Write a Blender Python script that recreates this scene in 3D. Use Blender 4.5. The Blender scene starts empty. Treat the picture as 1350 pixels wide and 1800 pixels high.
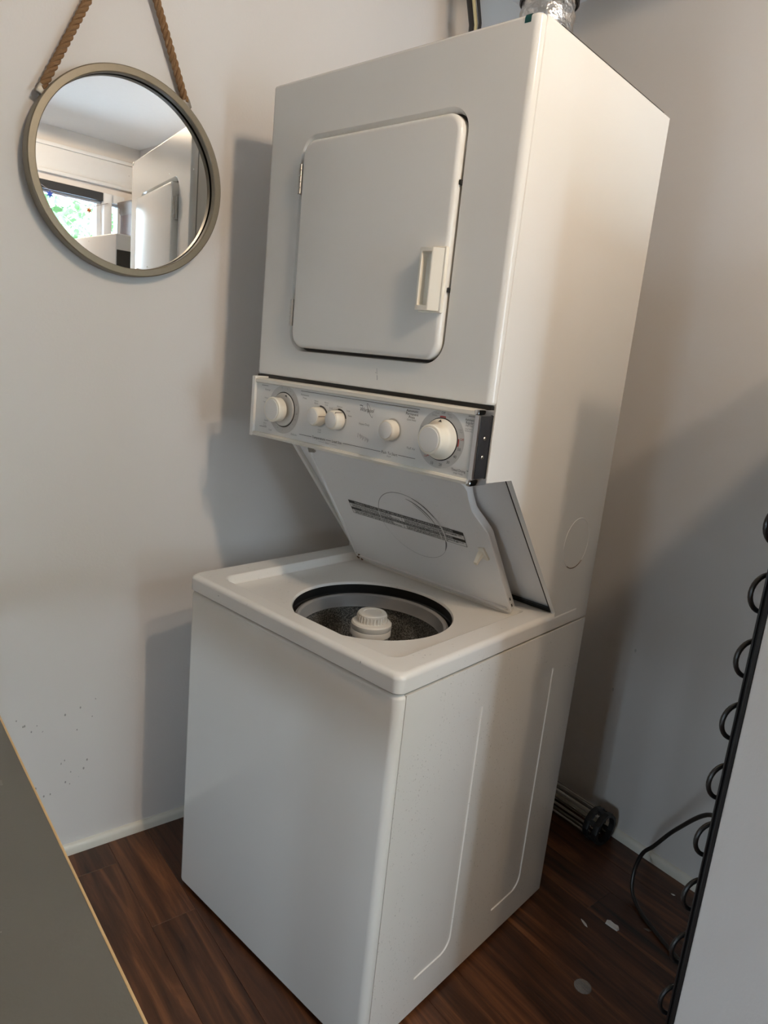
import bpy, bmesh, math, random
from mathutils import Vector, Matrix
random.seed(7)
PI = math.pi
scene = bpy.context.scene
COL = scene.collection

# ------------------------------------------------------------------ camera
FPX = 1221.77
cd = bpy.data.cameras.new('camera'); cam = bpy.data.objects.new('camera', cd); COL.objects.link(cam)
cd.sensor_fit = 'HORIZONTAL'; cd.sensor_width = 36.0; cd.lens = FPX / 1350.0 * 36.0
cd.clip_start = 0.02; cd.clip_end = 200
cr, cu, cb = (0.6111, 0.7855, 0.0977), (-0.2282, 0.0566, 0.972), (0.7579, -0.6163, 0.2139)
cam.matrix_world = Matrix(((cr[0], cu[0], cb[0], 1.6061), (cr[1], cu[1], cb[1], -0.5625), (cr[2], cu[2], cb[2], 1.2873), (0, 0, 0, 1)))
scene.camera = cam

# ------------------------------------------------------------------ world, exposure
w = bpy.data.worlds.new('sky'); scene.world = w; w.use_nodes = True
bg = w.node_tree.nodes['Background']
bg.inputs['Color'].default_value = (0.70, 0.84, 1.0, 1); bg.inputs['Strength'].default_value = 23.0
scene.view_settings.view_transform = 'Standard'; scene.view_settings.look = 'None'
scene.view_settings.gamma = 1.0; scene.view_settings.exposure = 0.27
scene.view_settings.use_curve_mapping = False
LAMP_W, LAMP_C = 18.5, (1.0, 0.775, 0.55)
# a portal in the window opening only guides the sky's light
pl = bpy.data.lights.new('window_portal', 'AREA'); pl.shape = 'RECTANGLE'; pl.size = 1.6; pl.size_y = 1.15
pl.cycles.is_portal = True
po = bpy.data.objects.new('window_portal', pl); COL.objects.link(po)
po.location = (2.95, 0.65, 1.42); po.rotation_euler = (0, PI/2, 0); pl.size, pl.size_y = 1.2, 0.92
pl2 = bpy.data.lights.new('window_portal', 'AREA'); pl2.shape = 'RECTANGLE'; pl2.size = 0.6; pl2.size_y = 0.78; pl2.cycles.is_portal = True
po2 = bpy.data.objects.new('window_portal', pl2); COL.objects.link(po2); po2.location = (1.62, -2.53, 0.58); po2.rotation_euler = (PI/2, 0, 0)
scene.cycles.max_bounces = 7; scene.cycles.diffuse_bounces = 5; scene.cycles.glossy_bounces = 4; scene.cycles.transparent_max_bounces = 6
scene.cycles.adaptive_threshold = 0.02; scene.cycles.caustics_reflective = False; scene.cycles.caustics_refractive = False

# ------------------------------------------------------------------ helpers
def nodes(name):
    m = bpy.data.materials.new(name); m.use_nodes = True
    return m, m.node_tree, m.node_tree.nodes['Principled BSDF']
def N(nt, t, **kw):
    n = nt.nodes.new(t)
    for k, v in kw.items():
        if k in n.inputs.keys(): n.inputs[k].default_value = v
        else: setattr(n, k, v)
    return n
def bump(nt, p, src, strength, dist=0.001):
    b = N(nt, 'ShaderNodeBump'); b.inputs['Strength'].default_value = strength; b.inputs['Distance'].default_value = dist
    nt.links.new(src, b.inputs['Height']); nt.links.new(b.outputs['Normal'], p.inputs['Normal'])
def mix(nt, fac, a, b):
    m = N(nt, 'ShaderNodeMix', data_type='RGBA')
    for i, v in ((0, fac), (6, a), (7, b)):
        if isinstance(v, (tuple, float, int)):
            m.inputs[i].default_value = v if not isinstance(v, tuple) else (*v, 1)[:4]
        else: nt.links.new(v, m.inputs[i])
    return m.outputs[2]
def math_(nt, op, a, b=None, clamp=False):
    m = N(nt, 'ShaderNodeMath', operation=op); m.use_clamp = clamp
    for i, v in ((0, a), (1, b)):
        if v is None: continue
        if isinstance(v, (int, float)): m.inputs[i].default_value = v
        else: nt.links.new(v, m.inputs[i])
    return m.outputs[0]
def simple(name, col, rough=0.5, metal=0.0, spec=0.5, noise=0.0, nscale=40, bmp=0.0, bscale=200, emit=0.0):
    m, nt, p = nodes(name)
    p.inputs['Roughness'].default_value = rough; p.inputs['Metallic'].default_value = metal
    p.inputs['Specular IOR Level'].default_value = spec
    co = N(nt, 'ShaderNodeTexCoord').outputs['Object']
    nz = N(nt, 'ShaderNodeTexNoise', Scale=nscale); nz.inputs['Detail'].default_value = 4
    nt.links.new(co, nz.inputs['Vector'])
    c = mix(nt, nz.outputs['Fac'], tuple(x*(1-noise) for x in col), tuple(min(1, x*(1+noise)) for x in col))
    nt.links.new(c, p.inputs['Base Color'])
    if bmp:
        n2 = N(nt, 'ShaderNodeTexNoise', Scale=bscale); nt.links.new(co, n2.inputs['Vector']); bump(nt, p, n2.outputs['Fac'], bmp)
    if emit:
        p.inputs['Emission Color'].default_value = (*col, 1); p.inputs['Emission Strength'].default_value = emit
    return m

M = {}
def wall_mat(name, col, specks=False):
    m, nt, p = nodes(name); p.inputs['Roughness'].default_value = 0.55
    co = N(nt, 'ShaderNodeTexCoord').outputs['Object']
    nz = N(nt, 'ShaderNodeTexNoise', Scale=2.2); nz.inputs['Detail'].default_value = 3; nt.links.new(co, nz.inputs['Vector'])
    c = mix(nt, nz.outputs['Fac'], tuple(x*0.965 for x in col), tuple(x*1.03 for x in col))
    # scattered grey scuffs low on the wall
    vo = N(nt, 'ShaderNodeTexVoronoi', Scale=75.0 if specks else 30.0)
    mp = N(nt, 'ShaderNodeMapping'); mp.inputs['Scale'].default_value = (1, 1, 0.6); nt.links.new(co, mp.inputs['Vector'])
    nt.links.new(mp.outputs['Vector'], vo.inputs['Vector'])
    sx = N(nt, 'ShaderNodeSeparateXYZ'); nt.links.new(co, sx.inputs['Vector'])
    spot = math_(nt, 'LESS_THAN', vo.outputs['Distance'], 0.15 if specks else 0.10)
    n3 = N(nt, 'ShaderNodeTexNoise', Scale=9.0); nt.links.new(co, n3.inputs['Vector'])
    keep = math_(nt, 'GREATER_THAN', n3.outputs['Fac'], 0.54 if specks else 0.63)
    if specks:
        zlim = math_(nt, 'MULTIPLY', math_(nt, 'LESS_THAN', sx.outputs['Z'], 0.42), math_(nt, 'GREATER_THAN', sx.outputs['Z'], 0.14))
        ylim = math_(nt, 'MULTIPLY', math_(nt, 'LESS_THAN', sx.outputs['Y'], -0.07), math_(nt, 'GREATER_THAN', sx.outputs['Y'], -0.5))
        zlim = math_(nt, 'MULTIPLY', zlim, ylim)
    else:
        zlim = math_(nt, 'LESS_THAN', sx.outputs['Z'], 0.75)
    f = math_(nt, 'MULTIPLY', math_(nt, 'MULTIPLY', spot, keep), zlim)
    f = math_(nt, 'MULTIPLY', f, 0.65 if specks else 0.35)
    c = mix(nt, f, c, (0.16, 0.15, 0.14))
    nt.links.new(c, p.inputs['Base Color'])
    n2 = N(nt, 'ShaderNodeTexNoise', Scale=160.0); nt.links.new(co, n2.inputs['Vector']); bump(nt, p, n2.outputs['Fac'], 0.18, 0.001)
    return m
M['wall_l'] = wall_mat('wall_paint_left', (0.74, 0.72, 0.70), True)
M['wall'] = wall_mat('wall_paint', (0.72, 0.69, 0.66))
M['wall_dim'] = simple('blue_grey_paint', (0.40, 0.42, 0.44), 0.6, noise=0.03, nscale=3)
M['ceil'] = simple('ceiling_paint', (0.82, 0.82, 0.82), 0.8, noise=0.02, bmp=0.1)
M['trim'] = simple('trim_paint', (0.76, 0.74, 0.66), 0.45, noise=0.06, nscale=14, bmp=0.1, bscale=60)

def enamel(name, col, rough=0.15, dirt=0.0, dirt_scale=260.0):
    m, nt, p = nodes(name); p.inputs['Roughness'].default_value = rough
    p.inputs['Specular IOR Level'].default_value = 0.5
    co = N(nt, 'ShaderNodeTexCoord').outputs['Object']
    nz = N(nt, 'ShaderNodeTexNoise', Scale=5.0); nz.inputs['Detail'].default_value = 5; nt.links.new(co, nz.inputs['Vector'])
    c = mix(nt, nz.outputs['Fac'], tuple(x*0.98 for x in col), tuple(min(1, x*1.02) for x in col))
    if dirt:
        n3 = N(nt, 'ShaderNodeTexNoise', Scale=dirt_scale); n3.inputs['Detail'].default_value = 2; nt.links.new(co, n3.inputs['Vector'])
        n4 = N(nt, 'ShaderNodeTexNoise', Scale=6.0); nt.links.new(co, n4.inputs['Vector'])
        f = math_(nt, 'MULTIPLY', math_(nt, 'GREATER_THAN', n3.outputs['Fac'], 0.69), math_(nt, 'GREATER_THAN', n4.outputs['Fac'], 0.5))
        c = mix(nt, math_(nt, 'MULTIPLY', f, dirt), c, (0.10, 0.08, 0.06))
    nt.links.new(c, p.inputs['Base Color'])
    return m
M['enamel'] = enamel('white_enamel', (0.80, 0.782, 0.74))
M['enamel_side'] = enamel('white_enamel_dusty', (0.80, 0.782, 0.74), 0.22, 0.35)
M['deck'] = enamel('white_porcelain_deck', (0.82, 0.805, 0.77), 0.18, 0.12, 120.0)
M['lid'] = enamel('white_lid_inner', (0.80, 0.79, 0.78), 0.3, 0.08, 150.0)
M['cream'] = simple('cream_plastic', (0.80, 0.755, 0.65), 0.35, noise=0.02)
M['cream_cap'] = simple('pale_cap', (0.78, 0.76, 0.72), 0.4, noise=0.02)
M['handle'] = simple('handle_plastic', (0.86, 0.82, 0.72), 0.3, noise=0.02)
M['face'] = simple('console_face_print', (0.74, 0.735, 0.71), 0.22, noise=0.03, nscale=20)
M['face_rail'] = simple('console_clear_rail', (0.74, 0.71, 0.63), 0.12, noise=0.03)
M['ring_grey'] = simple('dial_ring_print', (0.52, 0.515, 0.495), 0.3, noise=0.03)
M['skirt'] = simple('grey_dial_skirt', (0.58, 0.57, 0.54), 0.3, noise=0.03)
M['black'] = simple('black_plastic', (0.012, 0.012, 0.012), 0.45, noise=0.2)
M['dark_grey'] = simple('dark_grey_plastic', (0.028, 0.028, 0.031), 0.4, noise=0.3, nscale=300, bmp=0.4, bscale=900)
M['ink'] = simple('black_ink', (0.05, 0.05, 0.05), 0.5)
M['ink_soft'] = simple('grey_ink', (0.24, 0.235, 0.23), 0.5)
M['red'] = simple('red_ink', (0.42, 0.07, 0.06), 0.5)
M['white_ink'] = simple('white_ink', (0.72, 0.71, 0.69), 0.5)
M['chrome'] = simple('chrome', (0.85, 0.86, 0.88), 0.08, 1.0, noise=0.02)
M['steel'] = simple('hinge_steel', (0.62, 0.61, 0.58), 0.28, 1.0, noise=0.1)
M['screw'] = simple('screw_steel', (0.75, 0.74, 0.70), 0.25, 1.0)
M['tub_ring'] = simple('grey_tub_ring', (0.33, 0.325, 0.32), 0.4, noise=0.04)
M['agit'] = simple('agitator_plastic', (0.78, 0.755, 0.70), 0.35, noise=0.03)
M['agit_dark'] = simple('agitator_shaft', (0.55, 0.54, 0.52), 0.35, noise=0.03)
def speckle():
    m, nt, p = nodes('speckled_porcelain'); p.inputs['Roughness'].default_value = 0.35
    co = N(nt, 'ShaderNodeTexCoord').outputs['Object']
    nz = N(nt, 'ShaderNodeTexNoise', Scale=420.0); nz.inputs['Detail'].default_value = 2; nt.links.new(co, nz.inputs['Vector'])
    r = N(nt, 'ShaderNodeValToRGB'); nt.links.new(nz.outputs['Fac'], r.inputs['Fac'])
    r.color_ramp.elements[0].position = 0.42; r.color_ramp.elements[0].color = (0.07, 0.068, 0.065, 1)
    r.color_ramp.elements[1].position = 0.68; r.color_ramp.elements[1].color = (0.52, 0.50, 0.45, 1)
    nt.links.new(r.outputs['Color'], p.inputs['Base Color']); return m
M['speckle'] = speckle()
M['rust'] = simple('rust', (0.13, 0.075, 0.04), 0.8, noise=0.6, nscale=150, bmp=0.5)
M['scuff'] = simple('scuff_grey', (0.30, 0.29, 0.285), 0.5)
M['scuff_dark'] = simple('scuff_dark', (0.16, 0.155, 0.15), 0.5)
M['scuff_white'] = simple('scuff_white', (0.70, 0.69, 0.67), 0.5)
def fine_print():
    m, nt, p = nodes('illegible_fine_print'); p.inputs['Roughness'].default_value = 0.45
    co = N(nt, 'ShaderNodeTexCoord').outputs['Object']
    mp = N(nt, 'ShaderNodeMapping'); mp.inputs['Scale'].default_value = (900, 700, 700); nt.links.new(co, mp.inputs['Vector'])
    nz = N(nt, 'ShaderNodeTexNoise', Scale=1.0); nz.inputs['Detail'].default_value = 1; nt.links.new(mp.outputs['Vector'], nz.inputs['Vector'])
    f = math_(nt, 'GREATER_THAN', nz.outputs['Fac'], 0.5)
    nt.links.new(mix(nt, f, (0.66, 0.65, 0.63), (0.07, 0.07, 0.07)), p.inputs['Base Color']); return m
M['fine'] = fine_print()
M['frame'] = simple('mirror_frame_taupe', (0.235, 0.20, 0.145), 0.42, 0.35, noise=0.08, nscale=120)
def mirror_mat():
    m, nt, p = nodes('mirror_glass'); p.inputs['Metallic'].default_value = 1; p.inputs['Roughness'].default_value = 0.0
    co = N(nt, 'ShaderNodeTexCoord').outputs['Object']
    vo = N(nt, 'ShaderNodeTexVoronoi', Scale=46.0); nt.links.new(co, vo.inputs['Vector'])
    nz = N(nt, 'ShaderNodeTexNoise', Scale=11.0); nt.links.new(co, nz.inputs['Vector'])
    f = math_(nt, 'MULTIPLY', math_(nt, 'LESS_THAN', vo.outputs['Distance'], 0.075), math_(nt, 'GREATER_THAN', nz.outputs['Fac'], 0.57))
    nt.links.new(math_(nt, 'SUBTRACT', 1.0, f), p.inputs['Metallic'])
    nt.links.new(math_(nt, 'MULTIPLY', f, 0.6), p.inputs['Roughness'])
    p.inputs['Base Color'].default_value = (0.92, 0.94, 0.95, 1); return m
M['mirror'] = mirror_mat()
M['rope'] = simple('jute_rope', (0.27, 0.155, 0.075), 0.9, noise=0.35, nscale=500, bmp=0.8, bscale=900)
M['bracket'] = simple('bracket_metal', (0.30, 0.28, 0.25), 0.45, 0.6, noise=0.2, nscale=200)
def foil():
    m, nt, p = nodes('crinkled_foil'); p.inputs['Metallic'].default_value = 1; p.inputs['Roughness'].default_value = 0.28
    p.inputs['Base Color'].default_value = (0.72, 0.70, 0.68, 1)
    co = N(nt, 'ShaderNodeTexCoord').outputs['Object']
    nz = N(nt, 'ShaderNodeTexNoise', Scale=38.0); nz.inputs['Detail'].default_value = 3; nt.links.new(co, nz.inputs['Vector'])
    bump(nt, p, nz.outputs['Fac'], 0.9, 0.012); return m
M['foil'] = foil()
M['teal'] = simple('teal_tape', (0.006, 0.075, 0.075), 0.4, noise=0.1)
def leather_white():
    m, nt, p = nodes('textured_white_metal'); p.inputs['Roughness'].default_value = 0.38
    p.inputs['Base Color'].default_value = (0.70, 0.695, 0.69, 1)
    co = N(nt, 'ShaderNodeTexCoord').outputs['Object']
    mp = N(nt, 'ShaderNodeMapping'); mp.inputs['Scale'].default_value = (1, 1, 0.55); nt.links.new(co, mp.inputs['Vector'])
    vo = N(nt, 'ShaderNodeTexNoise', Scale=170.0); vo.inputs['Detail'].default_value = 3; nt.links.new(mp.outputs['Vector'], vo.inputs['Vector'])
    bump(nt, p, vo.outputs['Fac'], 0.5, 0.0015)
    n3 = N(nt, 'ShaderNodeTexVoronoi', Scale=14.0); nt.links.new(co, n3.inputs['Vector'])
    f = math_(nt, 'LESS_THAN', n3.outputs['Distance'], 0.035)
    nt.links.new(mix(nt, math_(nt, 'MULTIPLY', f, 0.6), (0.70, 0.695, 0.69), (0.1, 0.09, 0.08)), p.inputs['Base Color'])
    return m
M['fridge'] = leather_white()
M['gloss_black'] = simple('gloss_black_tube', (0.012, 0.012, 0.012), 0.32, noise=0.3)
M['cord'] = simple('dark_cord', (0.022, 0.02, 0.018), 0.4, noise=0.2)
M['counter'] = simple('grey_laminate', (0.155, 0.152, 0.135), 0.42, noise=0.07, nscale=6, bmp=0.12, bscale=260)
def counter_mat():
    m, nt, p = nodes('grey_laminate_top'); p.inputs['Roughness'].default_value = 0.45
    co = N(nt, 'ShaderNodeTexCoord').outputs['Object']
    nz = N(nt, 'ShaderNodeTexNoise', Scale=7.0); nz.inputs['Detail'].default_value = 4; nt.links.new(co, nz.inputs['Vector'])
    c = mix(nt, nz.outputs['Fac'], (0.115, 0.113, 0.098), (0.14, 0.138, 0.12))
    vo = N(nt, 'ShaderNodeTexVoronoi', Scale=17.0); nt.links.new(co, vo.inputs['Vector'])
    n2 = N(nt, 'ShaderNodeTexNoise', Scale=25.0); nt.links.new(co, n2.inputs['Vector'])
    f = math_(nt, 'MULTIPLY', math_(nt, 'LESS_THAN', vo.outputs['Distance'], 0.032), 0.5)
    c = mix(nt, f, c, (0.55, 0.54, 0.50))
    f2 = math_(nt, 'MULTIPLY', math_(nt, 'GREATER_THAN', n2.outputs['Fac'], 0.76), 0.12)
    c = mix(nt, f2, c, (0.5, 0.49, 0.45))
    nt.links.new(c, p.inputs['Base Color'])
    n3 = N(nt, 'ShaderNodeTexNoise', Scale=240.0); nt.links.new(co, n3.inputs['Vector']); bump(nt, p, n3.outputs['Fac'], 0.15)
    return m
M['counter_top'] = counter_mat()
M['edge'] = simple('tan_edge_band', (0.62, 0.43, 0.22), 0.5, noise=0.15, nscale=60)
M['wood_dark'] = simple('dark_cabinet_wood', (0.10, 0.045, 0.022), 0.45, noise=0.4, nscale=18)
M['wood_trim'] = simple('grey_brown_wood', (0.16, 0.13, 0.11), 0.5, noise=0.3, nscale=18)
M['win_white'] = simple('window_frame_paint', (0.72, 0.74, 0.76), 0.4, noise=0.02)
M['win_dark'] = simple('dark_window_header', (0.03, 0.032, 0.035), 0.5, noise=0.3, nscale=200)
def plank_mat():
    m, nt, p = nodes('brown_laminate_plank'); p.inputs['Roughness'].default_value = 0.3
    oi = N(nt, 'ShaderNodeObjectInfo'); co = N(nt, 'ShaderNodeTexCoord').outputs['Object']
    off = N(nt, 'ShaderNodeVectorMath', operation='ADD'); nt.links.new(co, off.inputs[0])
    sc = N(nt, 'ShaderNodeVectorMath', operation='SCALE'); nt.links.new(oi.outputs['Location'], sc.inputs[0]); sc.inputs['Scale'].default_value = 7.3
    nt.links.new(sc.outputs[0], off.inputs[1])
    mp = N(nt, 'ShaderNodeMapping'); mp.inputs['Scale'].default_value = (2.2, 30, 30); nt.links.new(off.outputs[0], mp.inputs['Vector'])
    n1 = N(nt, 'ShaderNodeTexNoise', Scale=1.0); n1.inputs['Detail'].default_value = 7; n1.inputs['Roughness'].default_value = 0.65; n1.inputs['Distortion'].default_value = 0.7
    nt.links.new(mp.outputs['Vector'], n1.inputs['Vector'])
    r = N(nt, 'ShaderNodeValToRGB'); nt.links.new(n1.outputs['Fac'], r.inputs['Fac'])
    e = r.color_ramp.elements; e[0].position = 0.30; e[0].color = (0.020, 0.008, 0.004, 1); e[1].position = 0.72; e[1].color = (0.25, 0.098, 0.036, 1)
    k = e.new(0.52); k.color = (0.098, 0.037, 0.016, 1)
    m2 = N(nt, 'ShaderNodeMapping'); m2.inputs['Scale'].default_value = (1.1, 7, 7); nt.links.new(off.outputs[0], m2.inputs['Vector'])
    n2 = N(nt, 'ShaderNodeTexNoise', Scale=1.0); n2.inputs['Detail'].default_value = 3; nt.links.new(m2.outputs['Vector'], n2.inputs['Vector'])
    hs = N(nt, 'ShaderNodeHueSaturation'); nt.links.new(r.outputs['Color'], hs.inputs['Color'])
    v = math_(nt, 'ADD', math_(nt, 'MULTIPLY', oi.outputs['Random'], 0.45), math_(nt, 'ADD', math_(nt, 'MULTIPLY', n2.outputs['Fac'], 0.9), 0.35))
    nt.links.new(v, hs.inputs['Value'])
    nt.links.new(hs.outputs['Color'], p.inputs['Base Color'])
    bump(nt, p, n1.outputs['Fac'], 0.15, 0.001); return m
M['plank'] = plank_mat()
M['subfloor'] = simple('dark_subfloor', (0.02, 0.013, 0.01), 0.9)
M['paper'] = simple('white_paper', (0.72, 0.70, 0.66), 0.8, noise=0.1, nscale=100)
def clear_mat(name, col, rough, t):
    m, nt, p = nodes(name)
    out = nt.nodes['Material Output']; tr = N(nt, 'ShaderNodeBsdfTransparent'); tr.inputs['Color'].default_value = (*col, 1)
    p.inputs['Base Color'].default_value = (0.75, 0.75, 0.73, 1); p.inputs['Roughness'].default_value = rough
    mx = N(nt, 'ShaderNodeMixShader'); mx.inputs['Fac'].default_value = t
    nt.links.new(tr.outputs[0], mx.inputs[1]); nt.links.new(p.outputs[0], mx.inputs[2]); nt.links.new(mx.outputs[0], out.inputs['Surface']); return m
M['clear'] = clear_mat('clear_plastic', (0.92, 0.92, 0.90), 0.1, 0.22)
def glass_mat():
    m, nt, p = nodes('window_glass'); out = nt.nodes['Material Output']
    tr = N(nt, 'ShaderNodeBsdfTransparent'); tr.inputs['Color'].default_value = (0.96, 0.98, 0.97, 1)
    gl = N(nt, 'ShaderNodeBsdfGlossy'); gl.inputs['Roughness'].default_value = 0.02
    fr = N(nt, 'ShaderNodeFresnel'); fr.inputs['IOR'].default_value = 1.45
    mx = N(nt, 'ShaderNodeMixShader'); nt.links.new(fr.outputs[0], mx.inputs[0])
    nt.links.new(tr.outputs[0], mx.inputs[1]); nt.links.new(gl.outputs[0], mx.inputs[2]); nt.links.new(mx.outputs[0], out.inputs['Surface']); return m
M['glass'] = glass_mat()
M['leaf'] = simple('leaf_green', (0.10, 0.22, 0.07), 0.6, noise=0.4, nscale=3)
M['bark'] = simple('bark', (0.09, 0.06, 0.04), 0.9, noise=0.4)
M['ground'] = simple('pale_patio', (0.50, 0.52, 0.54), 0.9, noise=0.15, nscale=2)
M['star_blue'] = simple('blue_star', (0.05, 0.10, 0.55), 0.4)
M['star_orange'] = simple('rust_orange_star', (0.45, 0.12, 0.03), 0.4)
M['string'] = simple('grey_string', (0.3, 0.28, 0.3), 0.7)
M['bulb'] = simple('warm_bulb', (1.0, 0.8, 0.55), 0.4, emit=12.0)
M['hose_grey'] = simple('black_rubber_hose', (0.03, 0.03, 0.032), 0.4)
M['cable_cream'] = simple('cream_cable', (0.66, 0.60, 0.36), 0.45)

def outward(bm):
    bmesh.ops.recalc_face_normals(bm, faces=bm.faces[:])
    if bm.faces and all(e.is_manifold for e in bm.edges) and bm.calc_volume(signed=True) < 0: bmesh.ops.reverse_faces(bm, faces=bm.faces[:])
def obj(name, bm, mat, parent=None, smooth=35):
    me = bpy.data.meshes.new(name); outward(bm); bm.to_mesh(me); bm.free()
    if isinstance(mat, str): mat = [mat]
    for k in mat: me.materials.append(M[k])
    if smooth:
        me.polygons.foreach_set('use_smooth', [True]*len(me.polygons)); me.set_sharp_from_angle(angle=math.radians(smooth))
    o = bpy.data.objects.new(name, me); COL.objects.link(o)
    if parent: o.parent = parent
    return o
def weighted(o):
    md = o.modifiers.new('weighted_normals', 'WEIGHTED_NORMAL'); md.keep_sharp = True; md.weight = 70; md.mode = 'FACE_AREA'
    return o
def tag(o, label=None, cat=None, group=None, kind=None):
    if label: o['label'] = label
    if cat: o['category'] = cat
    if group: o['group'] = group
    if kind: o['kind'] = kind
    return o
def empty(name, loc=(0, 0, 0), rz=0.0, **kw):
    o = bpy.data.objects.new(name, None); COL.objects.link(o); o.location = loc; o.rotation_euler = (0, 0, rz); o.empty_display_size = 0.05
    return tag(o, **kw)
def BM(): return bmesh.new()
def box(bm, x0, x1, y0, y1, z0, z1, bev=0.0, seg=2):
    r = bmesh.ops.create_cube(bm, size=1.0)
    for v in r['verts']:
        v.co = Vector((x0+(v.co.x+.5)*(x1-x0), y0+(v.co.y+.5)*(y1-y0), z0+(v.co.z+.5)*(z1-z0)))
    if bev:
        es = list({e for v in r['verts'] for e in v.link_edges})
        bmesh.ops.bevel(bm, geom=es, offset=bev, segments=seg, affect='EDGES', profile=0.5)
    return bm
def loft(bm, loops, cap0=True, cap1=True, mi=0):
    rings = [[bm.verts.new(p) for p in L] for L in loops]; n = len(rings[0])
    for a, b in zip(rings, rings[1:]):
        for i in range(n):
            f = bm.faces.new((a[i], a[(i+1) % n], b[(i+1) % n], b[i])); f.material_index = mi
    if cap0: bm.faces.new(rings[0][::-1]).material_index = mi
    if cap1: bm.faces.new(rings[-1]).material_index = mi
    return bm
def rrect(a0, a1, b0, b1, r, n=6):
    """rounded rectangle outline; r = radius or 4 radii (a0b0, a1b0, a1b1, a0b1)"""
    rs = r if isinstance(r, (tuple, list)) else (r,)*4
    out = []
    for (ca, cb, st), q in zip(((a0, b0, PI), (a1, b0, 1.5*PI), (a1, b1, 0), (a0, b1, .5*PI)), rs):
        q = max(q, 1e-5); x = ca + (q if ca == a0 else -q); y = cb + (q if cb == b0 else -q)
        for i in range(n+1):
            t = st + i/n*PI/2; out.append((x+q*math.cos(t), y+q*math.sin(t)))
    return out
def XZ(pts, y): return [(a, y, b) for a, b in pts]
def XY(pts, z): return [(a, b, z) for a, b in pts]
def YZ(pts, x): return [(x, a, b) for a, b in pts]
def lathe(bm, prof, c=(0, 0, 0), axis='z', n=48, cap0=True, cap1=True, mi=0):
    loops = []
    for r, h in prof:
        L = []
        for i in range(n):
            t = 2*PI*i/n; a, b = r*math.cos(t), r*math.sin(t)
            p = {'z': (a, b, h), 'y': (a, h, b), 'x': (h, a, b)}[axis]
            L.append((p[0]+c[0], p[1]+c[1], p[2]+c[2]))
        loops.append(L)
    return loft(bm, loops, cap0, cap1, mi)
def tube(bm, pts, r, n=10, closed=False, mi=0):
    pts = [Vector(p) for p in pts]; N_ = len(pts); loops = []
    prev = None
    for i, p in enumerate(pts):
        a = pts[(i-1) % N_] if (i or closed) else p; b = pts[(i+1) % N_] if (i < N_-1 or closed) else p
        t = (b-a).normalized()
        if prev is None:
            u = t.orthogonal().normalized()
        else:
            u = (prev - t*prev.dot(t)).normalized()
        prev = u; v = t.cross(u)
        loops.append([p+(u*math.cos(2*PI*k/n)+v*math.sin(2*PI*k/n))*r for k in range(n)])
    if closed:
        loops.append(loops[0]); loft(bm, loops, False, False, mi); bmesh.ops.remove_doubles(bm, verts=bm.verts[:], dist=1e-6)
    else: loft(bm, loops, True, True, mi)
    return bm
def spline(pts, n=8):
    pts = [Vector(p) for p in pts]; P = [pts[0]*2-pts[1]]+pts+[pts[-1]*2-pts[-2]]; out = []
    for i in range(1, len(P)-2):
        a, b, c, d = P[i-1:i+3]
        for k in range(n):
            t = k/n; out.append(0.5*((2*b)+(c-a)*t+(2*a-5*b+4*c-d)*t*t+(3*b-a-3*c+d)*t**3))
    out.append(pts[-1]); return out
def boolean(o, cutter_bms, ang=50):
    for cb_ in cutter_bms:
        me = bpy.data.meshes.new('cut'); outward(cb_); cb_.to_mesh(me); cb_.free()
        c = bpy.data.objects.new('cut', me); COL.objects.link(c)
        c.parent = o.parent
        md = o.modifiers.new('b', 'BOOLEAN'); md.operation = 'DIFFERENCE'; md.solver = 'EXACT'; md.object = c
        bpy.context.view_layer.update()
        dg = bpy.context.evaluated_depsgraph_get(); nm = bpy.data.meshes.new_from_object(o.evaluated_get(dg))
        o.modifiers.clear(); old = o.data; o.data = nm; nm.name = old.name; bpy.data.meshes.remove(old)
        bpy.data.objects.remove(c); bpy.data.meshes.remove(me)
    nm = o.data
    nm.polygons.foreach_set('use_smooth', [True]*len(nm.polygons)); nm.set_sharp_from_angle(angle=math.radians(ang))
    return weighted(o)
def text_mesh(name, specs, mats, parent, xf):
    """specs: (body, size, a, b, mat index, shear, align, rot, widthscale) laid flat; xf maps (a,b) to local 3-D"""
    tmp = []
    for sp in specs:
        body, size, a, b, mi = sp[:5]; sh = sp[5] if len(sp) > 5 else 0; al = sp[6] if len(sp) > 6 else 'CENTER'; rot = sp[7] if len(sp) > 7 else 0; ws = sp[8] if len(sp) > 8 else 1
        c = bpy.data.curves.new('t', 'FONT'); c.body = body; c.size = size; c.shear = sh; c.align_x = al; c.align_y = 'CENTER'; c.resolution_u = 2
        o = bpy.data.objects.new('t', c); COL.objects.link(o); tmp.append((o, c, a, b, mi, rot, ws))
    bpy.context.view_layer.update(); dg = bpy.context.evaluated_depsgraph_get()
    bm = BM()
    for o, c, a, b, mi, rot, ws in tmp:
        me = bpy.data.meshes.new_from_object(o.evaluated_get(dg)); base = []
        cs, sn = math.cos(rot), math.sin(rot)
        for v in me.vertices:
            x, y = v.co.x*ws, v.co.y
            base.append(bm.verts.new(xf(a+x*cs-y*sn, b+x*sn+y*cs)))
        for p in me.polygons:
            try: bm.faces.new([base[i] for i in p.vertices]).material_index = mi
            except ValueError: pass
        bpy.data.meshes.remove(me); bpy.data.objects.remove(o); bpy.data.curves.remove(c)
    return bm
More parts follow.
